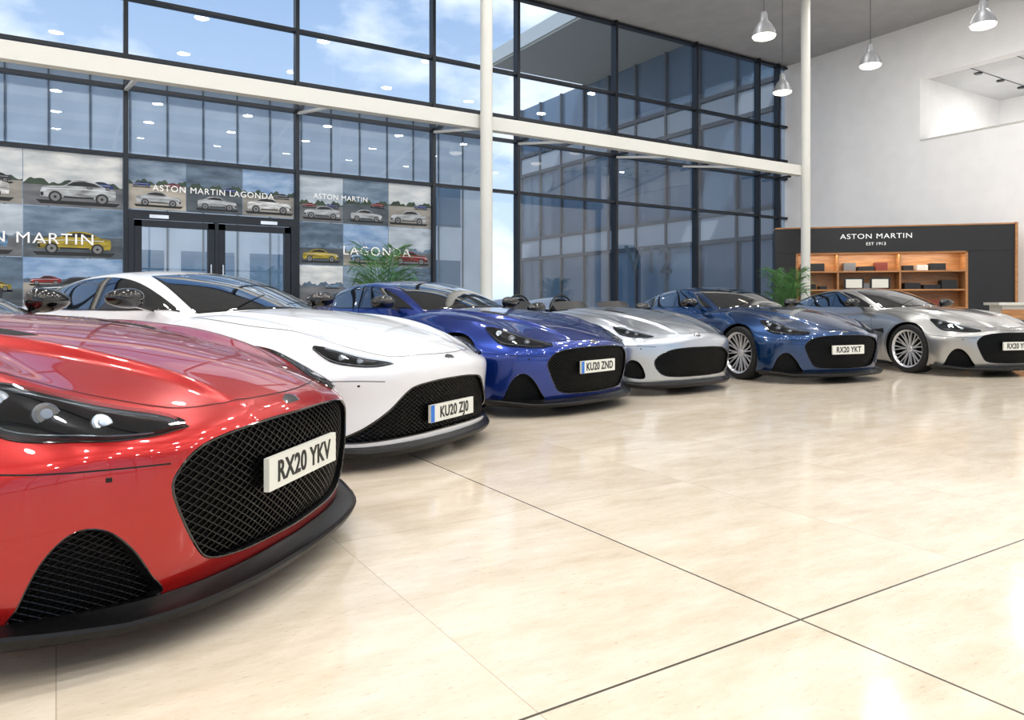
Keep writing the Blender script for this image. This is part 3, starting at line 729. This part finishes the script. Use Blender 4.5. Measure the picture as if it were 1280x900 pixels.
textobj('sign_lettering','ASTON MARTIN',.16,M_txt,du,(2.15,-.056,2.53),(math.pi/2,0,0),.002,1.2,0,1.1)
textobj('sign_lettering_small','EST 1913',.095,M_txt,du,(2.15,-.056,2.36),(math.pi/2,0,0),.002,1.1,0,1.05)
x,y=gp(1290,13.6); rd=empty('reception_desk',(x,y,0),ang)
mb=MB(); mb.box(-.6,.9,-.3,.3,0,.98,0); mb.box(-.68,.98,-.38,.36,.98,1.03,0); mb.box(-.62,.92,-.32,-.30,.1,.9,1)
mb.obj('counter',[M_white,M_wood],rd)
# ---------------- pendants
M_alu=mat('pendant_aluminium',(120,122,125),.45,.3,0,0,.3); M_bulb=mat('pendant_diffuser',(255,246,228),.4,0,0,2.5)
for px,d in((1088,14.03),(1229,12.0),(955,12.5),(978,15.8)):
    x,y=gp(px,d); e_=empty('pendant_lamp',(x,y,5.65))
    mb=MB(); mb.lathe([(.34,.0),(.34,.055),(.20,.065),(.18,.08),(.14,.12),(.03,.18),(-.05,.20),(-.06,.205)],'z',32,0)
    mb.lathe([(-.06,.195),(-.09,.18),(-.12,.10),(-.13,0)],'z',32,1); mb.cyl((0,0,.34),(0,0,ZC-5.65),.006,8,2)
    mb.cyl((0,0,ZC-5.69),(0,0,ZC-5.65),.05,16,0)
    mb.obj('shade_and_cord',[M_alu,M_bulb,M_frame],e_,(0,0,0),(0,0,0),True)
# ---------------- palms
M_leaf=noisy('palm_leaf',(44,92,38),(70,122,52),8,.5); M_pot=mat('planter_charcoal',(50,52,55),.5); M_soil=mat('soil',(50,38,28),.9)
def palm(px,d,h,spread):
    x,y=gp(px,d); e_=empty('potted_palm',(x,y,0)); rg=random.Random(int(px))
    mb=MB(); mb.lathe([(0,0),(0,.17),(.45,.23),(.45,.20),(.40,.20)],'z',28,0); mb.lathe([(.41,0),(.41,.2)],'z',28,1)
    mb.obj('planter',[M_pot,M_soil],e_,(0,0,0),(0,0,0),True)
    mb=MB()
    for k in range(24):
        a=k*2.4+rg.uniform(-.3,.3); ln=spread*rg.uniform(.7,1.1); rise=(h-.45)*rg.uniform(.6,1.05); pts=[]
        for t in np.linspace(0,1,12):
            r=ln*t**1.3; z=.42+rise*math.sin(t*1.85)
            pts.append(Vector((r*math.cos(a),r*math.sin(a),z)))
        sd=Vector((-math.sin(a),math.cos(a),0))
        for i in range(11): mb.beam(pts[i],pts[i+1],.008,.008)
        for i in range(3,12):
            for q in(.0,.5):
                if i==11 and q: continue
                p=pts[i] if q==0 else (pts[i]+pts[min(i+1,11)])/2
                dr_=(pts[min(i+1,11)]-pts[i-1]).normalized(); l2=.26*math.sin(math.pi*(i-1.5)/11)+.05
                for s in(1,-1):
                    tip=p+(sd*s*.8+dr_*.8+Vector((0,0,-.2)))*l2; mid=(p+tip)/2+Vector((0,0,.015))
                    mb.add([p,mid+dr_*.010,tip,mid-dr_*.010],[(0,1,2,3)])
    mb.obj('fronds',[M_leaf],e_)
palm(478,11.0,1.84,.50); palm(983,15.2,1.7,.45)
# ---------------- lighting
w=bpy.data.worlds.new('sky'); bpy.context.scene.world=w; w.use_nodes=True; nt=w.node_tree; L=nt.links; bg=nt.nodes['Background']
tc=nt.nodes.new('ShaderNodeTexCoord'); sp=nt.nodes.new('ShaderNodeSeparateXYZ'); L.new(tc.outputs['Generated'],sp.inputs[0])
rp=nt.nodes.new('ShaderNodeValToRGB'); e=rp.color_ramp.elements; e[0].position=0;e[0].color=lin((200,216,234)); e[1].position=.7;e[1].color=lin((76,124,184)); L.new(sp.outputs[2],rp.inputs[0])
mp=nt.nodes.new('ShaderNodeMapping'); mp.inputs['Scale'].default_value=(1,1,2.2); L.new(tc.outputs['Generated'],mp.inputs[0])
nz=nt.nodes.new('ShaderNodeTexNoise'); nz.inputs['Scale'].default_value=3.2; nz.inputs['Detail'].default_value=7; nz.inputs['Roughness'].default_value=.55; L.new(mp.outputs[0],nz.inputs['Vector'])
c2=nt.nodes.new('ShaderNodeValToRGB'); e=c2.color_ramp.elements; e[0].position=.48; e[1].position=.66; L.new(nz.outputs['Fac'],c2.inputs[0])
mx=nt.nodes.new('ShaderNodeMix'); mx.data_type='RGBA'; L.new(c2.outputs[0],mx.inputs[0]); L.new(rp.outputs[0],mx.inputs[6]); mx.inputs[7].default_value=(1,1,1,1)
L.new(mx.outputs[2],bg.inputs[0]); bg.inputs[1].default_value=1.75
for x in (-6,-3,0,3,6,9,12,15):
    for y in (-6,-3,0,3,6,9):
        l=bpy.data.lights.new('ceiling_spotlight','AREA'); l.shape='DISK'; l.size=.32; l.energy=60; l.color=(1,.975,.94)
        o=bpy.data.objects.new('ceiling_spotlight',l); COL.objects.link(o); o.location=(x,y,ZC-.06)
sun=bpy.data.lights.new('sun','SUN'); sun.energy=2.6; sun.angle=RAD(2); so=bpy.data.objects.new('sun',sun); COL.objects.link(so); so.rotation_euler=(RAD(36),0,RAD(-35)); so.location=(0,0,20)
# ---------------- camera
cam=bpy.data.cameras.new('camera'); cam.sensor_width=36; cam.lens=912/1280*36; cam.shift_y=-70/1280; cam.clip_end=300
co=bpy.data.objects.new('camera',cam); COL.objects.link(co); co.location=(0,0,1.0); co.rotation_euler=(RAD(90),0,RAD(-32)); bpy.context.scene.camera=co
sc=bpy.context.scene; sc.view_settings.view_transform='Standard'; sc.view_settings.exposure=.14
